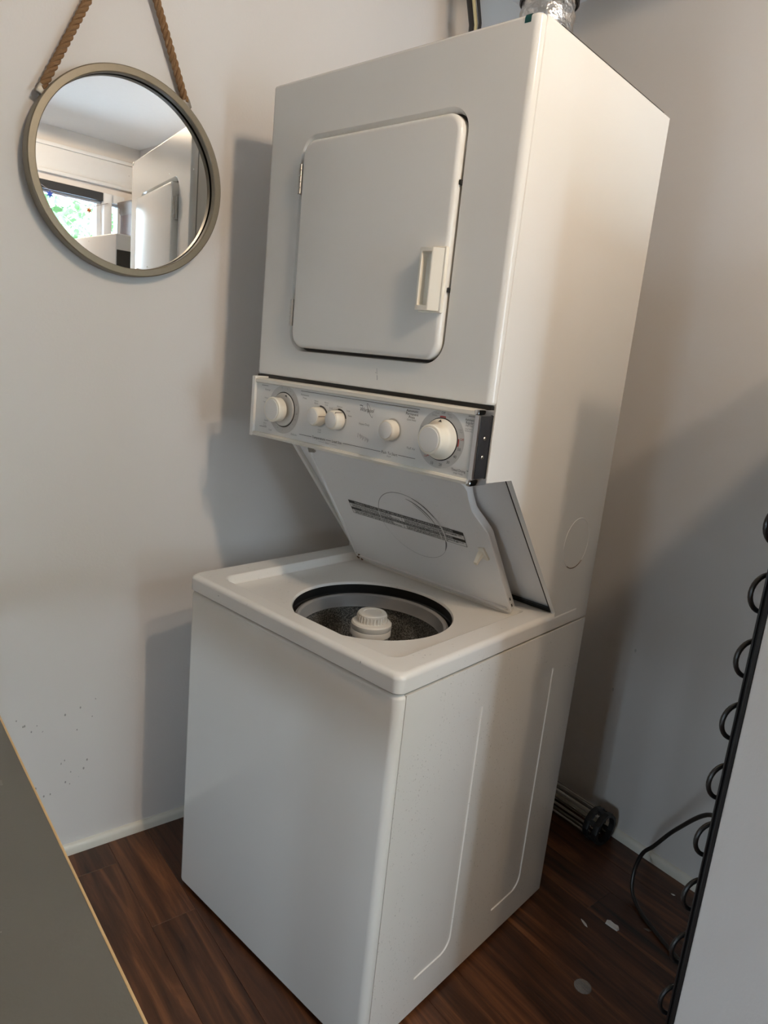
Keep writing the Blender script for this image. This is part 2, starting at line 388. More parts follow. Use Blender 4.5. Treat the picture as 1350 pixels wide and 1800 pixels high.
def strip(bm, pts, wd, xf, mi=0):
    """thin printed ribbon along 2-D points (a,b); wd a number or list of widths"""
    P = [Vector((p[0], p[1])) for p in pts]; prev = None
    for i, p in enumerate(P):
        t = (P[min(i+1, len(P)-1)]-P[max(i-1, 0)]).normalized(); nn = Vector((-t.y, t.x)); k = wd[i] if isinstance(wd, (list, tuple)) else wd
        a, b = bm.verts.new(xf(*(p+nn*k/2))), bm.verts.new(xf(*(p-nn*k/2)))
        if prev: bm.faces.new((prev[0], prev[1], b, a)).material_index = mi
        prev = (a, b)

# ------------------------------------------------------------------ the room
XL, XR, YF, YB, ZC = -0.012, 2.8, -2.4, 1.166, 2.32
fl = obj('floor', box(BM(), XL-.1, XR+.1, YF-.1, YB+.1, -0.05, -0.012), 'subfloor', smooth=0); tag(fl, 'dark brown wood-look plank floor around the washer', kind='structure')
PW = 0.102
rows = []
y = 0.038
while y > YF: y -= PW
k = 0
plank_cache = {}
def plank(x0, x1, y0, y1):
    key = (round(x1-x0, 4), round(y1-y0, 4))
    if key not in plank_cache:
        bm = BM(); lx, ly = x1-x0, y1-y0
        loft(bm, [XY(rrect(-lx/2+.0002, lx/2-.0002, -ly/2+.0002, ly/2-.0002, .0002, 1), -0.012), XY(rrect(-lx/2+.0002, lx/2-.0002, -ly/2+.0002, ly/2-.0002, .0002, 1), -0.0005), XY(rrect(-lx/2+.0008, lx/2-.0008, -ly/2+.0008, ly/2-.0008, .0002, 1), 0.0)])
        o = obj('plank', bm, 'plank', fl, 0); plank_cache[key] = o.data
    else:
        o = bpy.data.objects.new('plank', plank_cache[key]); COL.objects.link(o); o.parent = fl
    o.location = ((x0+x1)/2, (y0+y1)/2, 0)
L = 1.21
row = 0
while y < YB:
    y0, y1 = max(y, YF), min(y+PW, YB)
    if y1-y0 > .004:
        st = 0.321 if abs(y0+0.064) < .01 else ((row*0.437+0.15) % L)
        xs = [XL]+[st+i*L for i in range(-2, 5) if XL+.02 < st+i*L < XR-.02]+[XR]
        for a, b in zip(xs, xs[1:]): plank(a, b, y0, y1)
    y += PW; row += 1
def wall(name, b, mat, label):
    return tag(obj(name, box(BM(), *b), mat, smooth=0), label, kind='structure')
wall('wall_left', (XL-.1, XL, YF-.1, YB+.1, -0.05, ZC), 'wall_l', 'off-white painted wall with the round mirror')
wall('wall_back', (XL, XR, YB, YB+.1, -0.05, ZC), 'wall', 'off-white painted wall behind the washer and dryer')
GX0, GX1, GZ0, GZ1 = 1.32, 1.92, 0.22, 0.94
bm = BM(); box(bm, XL, GX0, YF-.1, YF, -0.05, ZC); box(bm, GX1, XR, YF-.1, YF, -0.05, ZC); box(bm, GX0, GX1, YF-.1, YF, -0.05, GZ0); box(bm, GX0, GX1, YF-.1, YF, GZ1, ZC)
tag(obj('wall_front', bm, 'wall_dim', smooth=0), 'blue-grey wall behind the viewer', kind='structure')
w3 = empty('fill_window', ((GX0+GX1)/2, YF-.05, GZ0), label='unseen window assumed behind the viewer for cool fill light', kind='structure')  # unseen window assumed behind the viewer, sized for cool fill on the fronts
bm = BM(); hw, hh = (GX1-GX0)/2, GZ1-GZ0
for b_ in ((-hw, hw, 0, .04), (-hw, hw, hh-.04, hh), (-hw, -hw+.04, .04, hh-.04), (hw-.04, hw, .04, hh-.04), (-.02, .02, .04, hh-.04)): box(bm, b_[0], b_[1], -.03, .03, b_[2], b_[3])
w3_bm = bm
wall('ceiling', (XL-.1, XR+.14, YF-.1, YB+.1, ZC, ZC+.08), 'ceil', 'white ceiling seen in the mirror')
# right wall with the window opening (fill_window is finished here too)
WY0, WY1, WZ0, WZ1 = 0.30, 1.075, 0.86, 1.995
bm = BM()
box(bm, XR, XR+.14, YF-.1, WY0, -0.05, ZC); box(bm, XR, XR+.14, WY1, YB+.1, -0.05, ZC)
box(bm, XR, XR+.14, WY0, WY1, -0.05, WZ0); box(bm, XR, XR+.14, WY0, WY1, WZ1+.045, ZC)
tag(obj('wall_right', bm, 'wall', smooth=0), 'pale wall around the window, seen in the mirror', kind='structure')
for i, (z0, z1, d) in enumerate(((2.215, 2.235, .02), (2.075, 2.095, .028), (2.095, 2.215, .012))):
    tag(obj('trim_%d' % (i+1), box(BM(), XR-d, XR, YF, YB, z0, z1, .004), 'win_white'), ('white moulding strip just below the ceiling in the mirror', 'white moulding strip over the window in the mirror', 'flat white board between the two moulding strips')[i], kind='structure')
obj('frame', w3_bm, 'win_white', w3, 0)
for a, b in ((-hw+.04, -.02), (.02, hw-.04)): obj('pane', box(BM(), a, b, -.003, .003, .04, hh-.04), 'glass', w3, 0)
def window(name, y0, y1, label, panes):
    r = empty(name, (XR+.07, (y0+y1)/2, WZ0), label=label, kind='structure')
    c = (y0+y1)/2; h = WZ1-WZ0
    bm = BM(); t = .03
    box(bm, -.03, .03, y0-c, y1-c, 0, t); box(bm, -.03, .03, y0-c, y1-c, h-t*.4, h); box(bm, -.03, .03, y0-c, y0-c+t*.7, t, h-t*.4); box(bm, -.03, .03, y1-c-t*.7, y1-c, t, h-t*.4)
    obj('frame', bm, 'win_white', r, 0)
    for a, b in panes: obj('pane', box(BM(), -.003, .003, a-c, b-c, t, h-t*.4), 'glass', r, 0)
    return r
window('window_1', WY0, 0.952, 'wide bright window seen in the mirror', [(WY0+.021, .62), (.62, .931)])
window('window_2', 0.998, WY1, 'narrow bright window pane seen in the mirror beside the post', [(1.019, 1.054)])
tag(obj('trim_4', box(BM(), XR-.02, XR+.13, 0.952, 0.998, WZ0, WZ1+.045, .004), 'win_white'), 'white post between the two windows in the mirror', kind='structure')
tag(obj('trim_5', box(BM(), XR-.005, XR+.12, WY0, 0.952, WZ1, WZ1+.045), 'win_dark'), 'dark header above the wide window in the mirror', kind='structure')
tag(obj('trim_6', box(BM(), XR-.005, XR+.12, 0.998, WY1, WZ1, WZ1+.045), 'win_white'), 'white header above the narrow window in the mirror', kind='structure')
def baseboard(name, loops, label):
    tag(obj(name, loft(BM(), loops), 'trim'), label, kind='structure')
prof = [(0, 0), (.012, 0), (.012, .016), (.009, .023), (.004, .0265), (0, .027)]
baseboard('baseboard_left', [[(XL+a, yy, b) for a, b in prof] for yy in (YF, YB-.012)], 'low white quarter-round strip along the mirror wall')
baseboard('baseboard_back', [[(xx, YB-a, b) for a, b in prof] for xx in (XL, XR)], 'low white quarter-round strip along the back wall')

# ------------------------------------------------------------------ outside
tag(obj('ground', box(BM(), -16, 22, -20, 16, -0.6, -0.5), 'ground', smooth=0), 'garden ground outside the window', kind='structure')
def tree(loc, hgt, rad, seed, label):
    rnd = random.Random(seed); t = empty('tree', loc, label=label, cat='tree', group='trees outside the window')
    tube_pts = spline([(0, 0, 0), (.05, .02, hgt*.3), (-.04, .05, hgt*.6), (0, 0, hgt*.85)], 4)
    obj('trunk', tube(BM(), tube_pts, .09), 'bark', t)
    bm = BM()
    for i in range(2600):
        d = Vector((rnd.gauss(0, 1), rnd.gauss(0, 1), rnd.gauss(0, 1))).normalized()*rad*(rnd.random()**.4); p = Vector((0, 0, hgt*.8))+Vector((d.x, d.y, d.z*1.1))
        a = Vector((rnd.gauss(0, 1), rnd.gauss(0, 1), rnd.gauss(0, 1))).normalized(); b = a.orthogonal().normalized(); s = rnd.uniform(.05, .11)
        bm.faces.new([bm.verts.new(p+q) for q in (a*s, b*s*.5, -a*s, -b*s*.5)])
    f = obj('foliage', bm, 'leaf', t, 0); tag(f, kind='stuff')
tree((7.5, 1.7, -0.5), 3.6, 1.0, 3, 'leafy tree outside the wide window seen in the mirror')
tree((9.5, 4.2, -0.5), 4.2, 1.3, 5, 'leafy tree outside the narrow window seen in the mirror')

# ------------------------------------------------------------------ ceiling light (out of view above the viewer's right)
for k_, (lx_, ly_, lb) in enumerate(((1.70, 0.10, 'round ceiling downlight nearer the washer'), (2.03, 0.14, 'round ceiling downlight nearer the window'))):
    cl = empty('ceiling_light', (lx_, ly_, ZC), label=lb, cat='ceiling light', group='ceiling downlights')
    obj('housing', lathe(BM(), [(.095, 0), (.095, -.006), (.09, -.010), (.075, -.010), (.07, -.006), (.0005, -.005)], n=40), 'win_white', cl)
    obj('bulb', lathe(BM(), [(.055, -.005), (.055, -.008), (.045, -.011), (.0005, -.012)], n=24), 'bulb', cl)
    ld = bpy.data.lights.new('bulb_light', 'SPOT'); ld.energy = LAMP_W; ld.color = LAMP_C; ld.shadow_soft_size = 0.03; ld.spot_size = math.radians(179.5); ld.spot_blend = 0.02
    lo = bpy.data.objects.new('bulb_light', ld); COL.objects.link(lo); lo.parent = cl; lo.location = (0, 0, -.046)

# ------------------------------------------------------------------ stacked washer and dryer (local frame: x right, y back, z up)
A = empty('stacked_washer_dryer', (0.233, 0.039, 0), 0.16579, label='white stacked washer and dryer unit with its washer lid open', cat='washer dryer')
xl, xd, W, D, H, S, Hw, Hl = -0.012, -0.026, 0.606, 0.6595, 1.811, 0.157, 0.790, 0.753
def part(name, bm, mat, parent=A, label=None, smooth=35):
    o = obj(name, bm, mat, parent, smooth)
    if label: o['label'] = label
    return o
def qr(r, n=5): return [(r*(1-math.cos(PI/2*i/n)), r*math.sin(PI/2*i/n)) for i in range(n+1)]   # (inset, rise)
# washer front panel
def front_prof(x0, x1, y0, y1, r, ins=0.0):
    q = min(r-ins*.3, y1-y0-ins-.001)
    return rrect(x0+ins, x1-ins, y0+ins, y1, (q, q, .0005, .0005), 8)
z1 = 0.7505
part('washer_front_panel', loft(BM(), [XY(front_prof(xl, W, 0, .0185, .016, i), z) for i, z in [(.004, .012), (.001, .014), (0, .018)]+[(a, z1-.008+b) for a, b in qr(.008, 4)]]), 'enamel')
# washer cabinet with two pressed panels in the visible side
o = part('washer_cabinet', box(BM(), xl, W, .0195, D, .012, .7495), 'enamel_side')
cuts = []
for y0, y1, zt, zb in ((.147, .262, .652, .093), (.422, .538, .655, .088)):
    rs0 = (.002, .032, .002, .032)
    cuts.append(loft(BM(), [YZ(rrect(y0, y1, zb, zt, rs0, 6), W-.0024), YZ(rrect(y0-.0013, y1+.0013, zb-.0013, zt+.0013, rs0, 6), W+.0002), YZ(rrect(y0-.0013, y1+.0013, zb-.0013, zt+.0013, rs0, 6), W+.01)]))
cuts.append(box(BM(), xl+.012, W-.012, .03, D-.012, .04, .80))
boolean(o, cuts, 25)
for fx in (xl+.05, W-.05):
    for fy in (.07, D-.07): part('foot', lathe(BM(), [(.02, 0), (.02, .008), (.012, .014)], (fx, fy, 0), n=16), 'black')
# washer top deck with lid recess and tub opening
HX, HY, HR = .325, .231, .170
yb = .5037
dk = part('washer_top', loft(BM(), [XY(rrect(xl-.002+a, W+.001-a, -.003+a, yb+.1, (.018, .018, .002, .002), 6), z) for a, z in [(.003, Hl), (0, Hl+.003)]+[(q, Hw-.011+b) for q, b in qr(.011, 5)]]), 'deck')
rec = [XY(rrect(.050-a, .552+a, .043-a, .462+a*.5, (.03, .03, .015, .015), 8), z) for a, z in ((-.003, .770), (-.0015, .7715), (.0005, .777), (.002, .7855), (.0035, .789), (.006, .7902), (.008, .7915))]
hole = lathe(BM(), [(HR+.004, .78), (HR+.004, .771), (HR+.002, .7692), (HR, .766), (HR-.001, .74)], (HX, HY, 0), n=96)
inner = box(BM(), .02, W-.02, .03, yb+.05, .74, .764)
boolean(dk, [loft(BM(), rec), inner, hole])
# a tub: black band standing in for the dark gap, grey balance ring, speckled basket
part('tub_gap_band', lathe(BM(), [(HR+.004, .7635), (HR+.006, .742), (HR+.004, .739), (HR-.012, .739)], (HX, HY, 0), n=72, cap0=False, cap1=False), 'black')
part('tub_ring', lathe(BM(), [(HR-.004, .7405), (HR-.006, .744), (HR-.011, .745), (HR-.016, .742), (HR-.0175, .72), (HR-.019, .716), (HR-.013, .712)], (HX, HY, 0), n=72, cap0=False, cap1=False), 'tub_ring')
part('basket', lathe(BM(), [(HR-.009, .713), (HR-.006, .69), (HR-.006, .42), (HR-.03, .40)], (HX, HY, 0), n=72, cap0=False), 'speckle')
ag = part('agitator', lathe(BM(), [(.10, .41), (.075, .45), (.05, .55), (.041, .66), (.038, .712)], (HX, HY, 0), n=40), 'agit_dark')
for i in range(4):
    t = PI/4+i*PI/2; bm = BM(); d = Vector((math.cos(t), math.sin(t), 0)); n_ = Vector((-d.y, d.x, 0)); c0 = Vector((HX, HY, 0))
    loops = []
    for rr, zb, zt in ((.03, .42, .70), (.075, .42, .60), (.125, .42, .46)):
        loops.append([c0+d*rr+n_*.005+Vector((0, 0, zb)), c0+d*rr-n_*.005+Vector((0, 0, zb)), c0+d*rr-n_*.005+Vector((0, 0, zt)), c0+d*rr+n_*.005+Vector((0, 0, zt))])
    part('vane', loft(bm, loops), 'agit_dark', ag)
cap = part('cap', lathe(BM(), [(.038, .712), (.0435, .7125), (.0435, .724), (.0425, .7255), (.0435, .727), (.0435, .737), (.041, .740), (.0335, .7405), (.0315, .742), (.031, .758), (.029, .7605), (.020, .7612), (.018, .7598), (0.0005, .7598)], (HX, HY, 0), n=64), 'agit', ag)
for i in range(28):
    t = 2*PI*i/28; bm = BM(); box(bm, .0305, .0327, -.0011, .0011, .742, .7555)
    bm.transform(Matrix.Translation((HX, HY, 0)) @ Matrix.Rotation(t, 4, 'Z'))
    part('rib', bm, 'agit', ag, smooth=0)
# dryer shell: two side panels, body between them
side = [(.1736, H), (D, H), (D, .7545), (yb+.0005, .7545), (yb+.0005, Hw+.0025), (.250, 1.098), (.1736, 1.098)]
sr = part('dryer_side_panel', loft(BM(), [YZ(side, W-.011), YZ(side, W-.0012), YZ([(y+(.0012 if y < .5 else -.0012), z) for y, z in side], W)]), 'enamel')
sl = part('dryer_side_panel', loft(BM(), [YZ(side, xd), YZ(side, xd+.011)]), 'enamel')
body = [(.172, H-.004), (D-.002, H-.004), (D-.002, .76), (yb+.012, .76), (yb+.010, Hw+.002), (.257, 1.104), (.172, 1.104)]
dcab = part('dryer_cabinet', loft(BM(), [YZ(body, xd+.011), YZ(body, W-.011)]), 'lid')
# thin dark gaskets
g0 = [(yb-.002, Hw+.001), (yb+.009, Hw+.001), (yb+.009, Hw+.010), (yb-.006, Hw+.010)]
part('gasket', loft(BM(), [YZ(g0, xd+.012), YZ(g0, W-.0115)]), 'black')
part('gasket', tube(BM(), [(W-.0135, yb-.0005, Hw+.008), (W-.0135, .2565, 1.0945)], .0022, 8), 'black')
part('gasket', box(BM(), W-.006, W-.001, .215, .63, H, H+.0025), 'black')
# round knock-out in the side
bm = BM(); tube(bm, [(W, .551+.0555*math.cos(t), .942+.0555*math.sin(t)) for t in [2*PI*i/64 for i in range(64)]], .0009, 6, True)
part('knockout', bm, 'enamel', sr)
bm = BM(); tube(bm, [(W+.0003, .551+.0555*math.cos(t), .942+.0555*math.sin(t)) for t in [PI*(1.32+.4*i/16) for i in range(17)]], .0009, 6)
part('rust_line', bm, 'rust', sr)
# dryer front
df = part('dryer_front_panel', loft(BM(), [XY(front_prof(xd, W, S, S+.0145, .0145, i), z) for i, z in [(.006, 1.2285), (.002, 1.2305), (0, 1.235)]+[(a, H-.006+b) for a, b in qr(.006, 4)]]), 'enamel')
DX0, DX1, DZ0, DZ1 = .0965, .4880, 1.2935, 1.6905
def rr_(g, r): return rrect(DX0-g, DX1+g, DZ0-g, DZ1+g, r+g, 10)
def rec_(t): return rrect(.0925-.0135*t, .4920+.0015*t, 1.2885-.002*t, 1.6945+.008*t, .036+.006*t, 10)
cut = loft(BM(), [XZ(rec_(g), yv) for g, yv in ((1.5, S-.004), (1.12, S-.0003), (.92, S+.0006), (.6, S+.0042), (.2, S+.0088), (.05, S+.0105), (0, S+.0118), (0, S+.02))])
boolean(df, [cut], 35)
boolean(dcab, [loft(BM(), [XZ(rec_(0), S), XZ(rec_(0), S+.026)])])
part('door_seal', loft(BM(), [XZ(rec_(-.01), S+.0135), XZ(rec_(-.01), S+.0258)]), 'black')
DF = S-.012
door = part('dryer_door', loft(BM(), [XZ(rr_(-.001, .032), S+.0132), XZ(rr_(0, .032), S+.0115), XZ(rr_(0, .032), DF+.009)]+[XZ(rr_(-a, .032), DF+.009-b) for a, b in qr(.009, 6)[1:]]), 'enamel')
# handle: base plate, grip with a pocket
hb = part('handle', loft(BM(), [XZ(rrect(.440-a, .4895+a, 1.3725-a, 1.4805+a, .002, 2), yv) for a, yv in ((0, DF+.002), (0, DF-.0035), (-.0012, DF-.005))]), 'handle', door, 'cream plastic pull handle')
gp = [(.4430, DF-.004), (.4430, DF-.017), (.4445, DF-.0185), (.4700, DF-.0185), (.4722, DF-.017), (.4865, DF-.004)]
g = part('handle_grip', loft(BM(), [XY(gp, 1.3755), XY([(a, b) for a, b in gp], 1.4775)]), 'handle', door)
boolean(g, [loft(BM(), [XZ(rrect(.4495, .4675, 1.3845, 1.4695, .002, 3), DF-.0045), XZ(rrect(.4485, .4688, 1.3835, 1.4705, .002, 3), DF-.016), XZ(rrect(.4470, .4700, 1.382, 1.472, .002, 3), DF-.022)])])
for z0, z1_ in ((1.5925, 1.6485), (1.336, 1.3895)):
    hg = part('hinge', box(BM(), .0885, .0962, S-.0095, S+.011, z0, z1_, .001), 'steel', door, 'small steel door hinge')
    bm = BM(); n_ = 5
    for i in range(n_):
        a = z0+(z1_-z0)*i/n_; lathe(bm, [(.0042, a+.0006), (.0042, a+(z1_-z0)/n_-.0006)], (.0912, S-.0085, 0), n=14)
    part('hinge_knuckle', bm, 'steel', door)
for z0 in (1.583, 1.412): part('latch_bumper', box(BM(), DX1+.0005, DX1+.005, S-.004, S+.006, z0-.004, z0+.004, .001), 'black', door)
# teal tape at the top corner
part('tape_strip', loft(BM(), [[(.577, S-.0006, 1.7985), (.588, S-.0006, 1.7985), (.588, S-.0001, 1.7985), (.577, S-.0001, 1.7985)], [(.577, S-.0006, 1.806), (.588, S-.0006, 1.806), (.588, S-.0001, 1.806), (.577, S-.0001, 1.806)], [(.577, S+.0015, H-.0008), (.588, S+.0015, H-.0008), (.588, S+.0022, H-.0014), (.577, S+.0022, H-.0014)], [(.577, S+.006, H+.0006), (.588, S+.006, H+.0006), (.588, S+.006, H), (.577, S+.006, H)]]), 'teal', A, 'short strip of teal tape')
# small marks: a scuff under the door, dark chips on the washer deck
bm = BM(); sf = lambda a, b: (a, S-.0003, b)
strip(bm, [(.3405, 1.2690), (.3415, 1.262), (.3425, 1.2580)], .0008, sf); strip(bm, [(.3425, 1.2565), (.3435, 1.2520), (.3440, 1.2475)], .0014, sf); strip(bm, [(.3380, 1.2620), (.3395, 1.2600)], .0008, sf)
part('scuff_mark', bm, 'scuff', df, smooth=0)
for pts, fn in (([(.0965, .772), (.101, .7722), (.1, .7705)], lambda a, b: (a, -.0034, b)), ([(.516, .7835), (.5172, .7832), (.5168, .780), (.5160, .780)], lambda a, b: (a, -.0034, b)), ([(.574, .097), (.576, .0985), (.5765, .096)], lambda a, b: (a, b, .7904)), ([(.579, .106), (.580, .107), (.581, .1055)], lambda a, b: (a, b, .7904)), ([(.584, .326), (.585, .328), (.5862, .3265)], lambda a, b: (a, b, .7904))):
    bm = BM(); bm.faces.new([bm.verts.new(fn(*p)) for p in pts]); part('chip', bm, 'ink', dk, smooth=0)
# ------------------------------------------------------------------ control console
CF = .129
con = part('control_console', loft(BM(), [YZ([(CF, 1.106), (CF, 1.2135), (CF+.004, 1.2205), (.171, 1.2205), (.245, 1.105), (.245, 1.0985), (CF+.006, 1.0985), (CF+.001, 1.102)], x) for x in (.012, .5975)]), 'face')
part('gap_fill', box(box(BM(), .012, .604, S+.002, S+.013, 1.2205, 1.2285), xd+.004, .012, S+.002, S+.0145, 1.10, 1.2285), 'black', con)  # black fill for the gap; unseen left block added against a light leak
# clear cover rails, top and bottom
rt = [(CF-.001, 1.2115), (CF-.0045, 1.2135), (CF-.004, 1.2195), (CF+.002, 1.2225), (CF+.028, 1.2225), (CF+.028, 1.2207), (CF+.004, 1.2205), (CF, 1.2135)]
part('rail', loft(BM(), [YZ(rt, x) for x in (.0155, .598)]), 'face_rail', con)
rb = [(CF, 1.1065), (CF-.0035, 1.1055), (CF-.0055, 1.102), (CF-.0045, 1.0975), (CF+.004, 1.0965), (CF+.006, 1.0983), (CF+.001, 1.1017)]
part('rail', loft(BM(), [YZ(rb, x) for x in (.0155, .598)]), 'face_rail', con)
# end caps: pale on the left, chrome and black on the right
lc = [(CF-.006, 1.096), (CF-.006, 1.2235), (CF-.003, 1.2255), (.171, 1.2255), (.2, 1.096)]
part('end_cap', loft(BM(), [YZ(lc, x) for x in (.006, .0155)]), 'enamel', con)
rc = [(CF-.002, 1.1065), (CF-.002, 1.2135), (.166, 1.2135), (.166, 1.1065)]
ec = part('end_cap', loft(BM(), [YZ(rc, x) for x in (.5975, .6055)]), 'chrome', con, 'chrome trim at the right end of the panel')
part('end_block', box(BM(), .5975, .6065, CF-.005, .1675, 1.2135, 1.2225, .0012), 'chrome', con)
part('end_block', box(BM(), .5975, .6065, CF-.006, .1705, 1.0955, 1.1065, .0012), 'chrome', con)
part('end_plate', box(BM(), .6052, .6068, CF+.0045, .1635, 1.1075, 1.2125, .0005), 'dark_grey', con, 'black end plate with two screws')
part('end_plate_edge', box(BM(), .6052, .6072, .1635, .1665, 1.1065, 1.2135, .0005), 'black', con)
for y_, z_ in ((.148, 1.175), (.148, 1.1435)):
    part('screw', lathe(BM(), [(.0036, .6065), (.0036, .6075), (.0026, .6085), (.0004, .6087)], (0, y_, z_), 'x', 16), 'screw', con)
# dials
ZC_ = 1.1635
def annulus(bm, r0, r1, c, n=64, a0=0, a1=2*PI, mi=0):
    k = max(3, int(n*(a1-a0)/(2*PI)))
    prev = None
    for i in range(k+1):
        t = a0+(a1-a0)*i/k
        a = bm.verts.new((c[0]+r0*math.cos(t), c[1], c[2]+r0*math.sin(t))); b = bm.verts.new((c[0]+r1*math.cos(t), c[1], c[2]+r1*math.sin(t)))
        if prev: bm.faces.new((prev[0], prev[1], b, a)).material_index = mi
        prev = (a, b)
for cx, lab, ang, flare in ((.1105, 'large washer timer dial', .35, .0), (.531, 'large dryer timer dial', 0.0, .006)):
    top = [(.0250, CF-.026), (.0258, CF-.0285), (.0258, CF-.0300), (.0243, CF-.0322), (.0218, CF-.0328), (.0212, CF-.0322), (.0005, CF-.0320)]
    low = [(.0350, CF-.0012), (.0350, CF-.0035), (.0335, CF-.005), (.0285, CF-.0085), (.0262, CF-.012)] if flare else [(.009, CF-.003), (.009, CF-.0105), (.0232, CF-.0110), (.0246, CF-.0125)]
    dl = part('timer_dial', lathe(BM(), low+top, (cx, 0, ZC_), 'y', 64), 'cream', A, lab)
    if not flare: part('dial_skirt', lathe(BM(), [(.0345, CF-.001), (.0345, CF-.003), (.033, CF-.0042), (.0005, CF-.0046)], (cx, 0, ZC_), 'y', 64), 'skirt', dl)
    part('dial_cap', lathe(BM(), [(.0208, CF-.0318), (.0208, CF-.0334), (.0200, CF-.0340), (.0005, CF-.0343)], (cx, 0, ZC_), 'y', 48), 'cream_cap', dl)
    bm = BM(); annulus(bm, .0366, .050, (cx, CF-.0004, ZC_), 72); part('dial_scale', bm, 'ring_grey', dl, smooth=0)
    bm = BM(); annulus(bm, .0335, .0368, (cx, CF-.0007, ZC_), 72); part('dial_outline', bm, 'black', dl, smooth=0)
    bm = BM(); vs = [bm.verts.new((cx+p*math.cos(-ang)-q*math.sin(-ang), (CF-(.0058 if q > .03 else .0082)) if flare else CF-.0049, ZC_+p*math.sin(-ang)+q*math.cos(-ang))) for p, q in ((-.0042, .0292), (0, .0300), (.0042, .0292), (0, .0340))]
    bm.faces.new((vs[0], vs[1], vs[3])); bm.faces.new((vs[1], vs[2], vs[3])); part('pointer', bm, 'ink', dl, smooth=0)
for cx, d, lab, la in ((.2255, .0225, 'small water temperature knob', 0.0), (.2785, .0225, 'small load size knob', 1.0), (.4195, .0195, 'small push-to-start knob', None)):
    kb = part('knob', lathe(BM(), [(.0180, CF-.001), (.0188, CF-.004), (.0185, CF-d+.004), (.0172, CF-d+.001), (.0158, CF-d), (.0154, CF-d+.0005), (.0005, CF-d+.0007)], (cx, 0, ZC_), 'y', 48), 'cream', A, lab)
    part('knob_cap', lathe(BM(), [(.0151, CF-d+.0012), (.0151, CF-d-.0006), (.0144, CF-d-.001), (.0005, CF-d-.0012)], (cx, 0, ZC_), 'y', 40), 'cream_cap', kb)
    bm = BM(); annulus(bm, .0175, .0212, (cx, CF-.0005, ZC_), 48); part('knob_ring', bm, 'ring_grey', kb, smooth=0)
    if la is not None:
        bm = BM(); annulus(bm, .0188, .0218, (cx, CF-.0008, ZC_), 48, .25 if la else .3, 1.75); part('range_mark', bm, 'ink', kb, smooth=0)
        bm = BM(); box(bm, .0145, .0194, CF-d+.001, CF-.002, -.0006, .0006); bm.transform(Matrix.Translation((cx, 0, ZC_)) @ Matrix.Rotation(-(.12 if not la else .95), 4, 'Y'))
        part('indicator_line', bm, 'wood_trim', kb, smooth=0)
# printing on the console (black, grey, red)
fx = lambda a, b: (a, CF-.0009, b)
T = [('Normal', .0055, .0545, 1.1992, 1), ('Heavy', .0045, .0515, 1.1819, 1), ('Light', .0038, .046, 1.173, 1), ('Gentle', .005, .0555, 1.1339, 1), ('(Short', .0042, .0515, 1.1275, 1), ('Cycle)', .0042, .0515, 1.1228, 1), ('Soak', .0055, .071, 1.1155, 1),
     ('Permanent', .0056, .1755, 1.2005, 1), ('Press', .0056, .1755, 1.1945, 1), ('Delicate', .0056, .149, 1.1163, 1),
     ('Warm', .0045, .2105, 1.1925, 1), ('Warm', .0045, .2105, 1.1880, 1), ('Warm', .0045, .2405, 1.1925, 1), ('Cold', .0045, .2405, 1.1880, 1), ('Cold', .0045, .226, 1.1368, 1), ('Cold', .0045, .226, 1.1322, 1),
     ('Small', .0045, .2545, 1.1835, 1), ('Medium', .0045, .2785, 1.1890, 1), ('Large', .0045, .303, 1.1842, 1), ('Reset', .0045, .3085, 1.1749, 1),
     ('Temperature', .0072, .2255, 1.1200, 0), ('Load Size', .0072, .2785, 1.1200, 0), ('Water', .0045, .2520, 1.1135, 1),
     ('Heavy Duty', .0058, .3480, 1.1643, 1),
     ('Automatic', .0066, .4625, 1.2030, 0), ('Permanent', .0066, .4625, 1.1975, 0), ('Press', .0066, .4625, 1.1920, 0), ('(Low Heat)', .0045, .4625, 1.1875, 1),
     ('Fluff Air', .0062, .4680, 1.1373, 1), ('Push To Start', .0072, .4180, 1.1204, 0), ('Dryer', .0042, .4180, 1.1150, 1),
     ('Automatic', .0060, .5872, 1.2035, 0, 0, 'CENTER', 0, .72), ('Regular', .0060, .5872, 1.1985, 0, 0, 'CENTER', 0, .85), ('(High Heat)', .0042, .5872, 1.1942, 1, 0, 'CENTER', 0, .75), ('Energy Preferred', .0034, .5872, 1.1885, 1, 0, 'CENTER', 0, .62), ('Automatic Setting', .0034, .5872, 1.1852, 1, 0, 'CENTER', 0, .62),
     ('Timed Drying', .0062, .5760, 1.1170, 0, 0, 'CENTER', 0, .85), ('(High Heat)', .0042, .5760, 1.1118, 1),
     ('10', .0068, .5180, 1.1202, 0), ('20', .0068, .5370, 1.1200, 0), ('30', .0068, .5525, 1.1270, 0), ('40', .0068, .5655, 1.1385, 0), ('50', .0068, .5725, 1.1520, 0),
     ('Off', .0060, .5310, 1.2085, 0), ('Off', .0060, .5755, 1.1690, 2), ('Off', .0055, .5025, 1.1300, 2), ('Less', .0042, .4880, 1.1800, 1), ('Dry', .0042, .4880, 1.1760, 1), ('Cool', .0042, .5180, 1.2065, 1), ('Down', .0042, .5130, 1.2025, 1), ('Very', .0042, .5440, 1.2070, 1), ('Dry', .0042, .5470, 1.2030, 1), ('Less', .0038, .5700, 1.1850, 1), ('Dry', .0038, .5720, 1.1812, 1),
     ('14', .004, .1010, 1.2080, 1), ('12', .004, .1190, 1.2070, 1), ('10', .004, .1290, 1.2030, 1), ('8', .004, .1390, 1.1970, 1), ('6', .004, .1510, 1.1780, 1), ('Off', .004, .1530, 1.1590, 1), ('10', .004, .1500, 1.1470, 1), ('8', .004, .1430, 1.1370, 1), ('6', .004, .1350, 1.1290, 1), ('4', .004, .0960, 1.1240, 1), ('2', .004, .1110, 1.1205, 1)]
bm = text_mesh('lettering', T, None, con, fx)
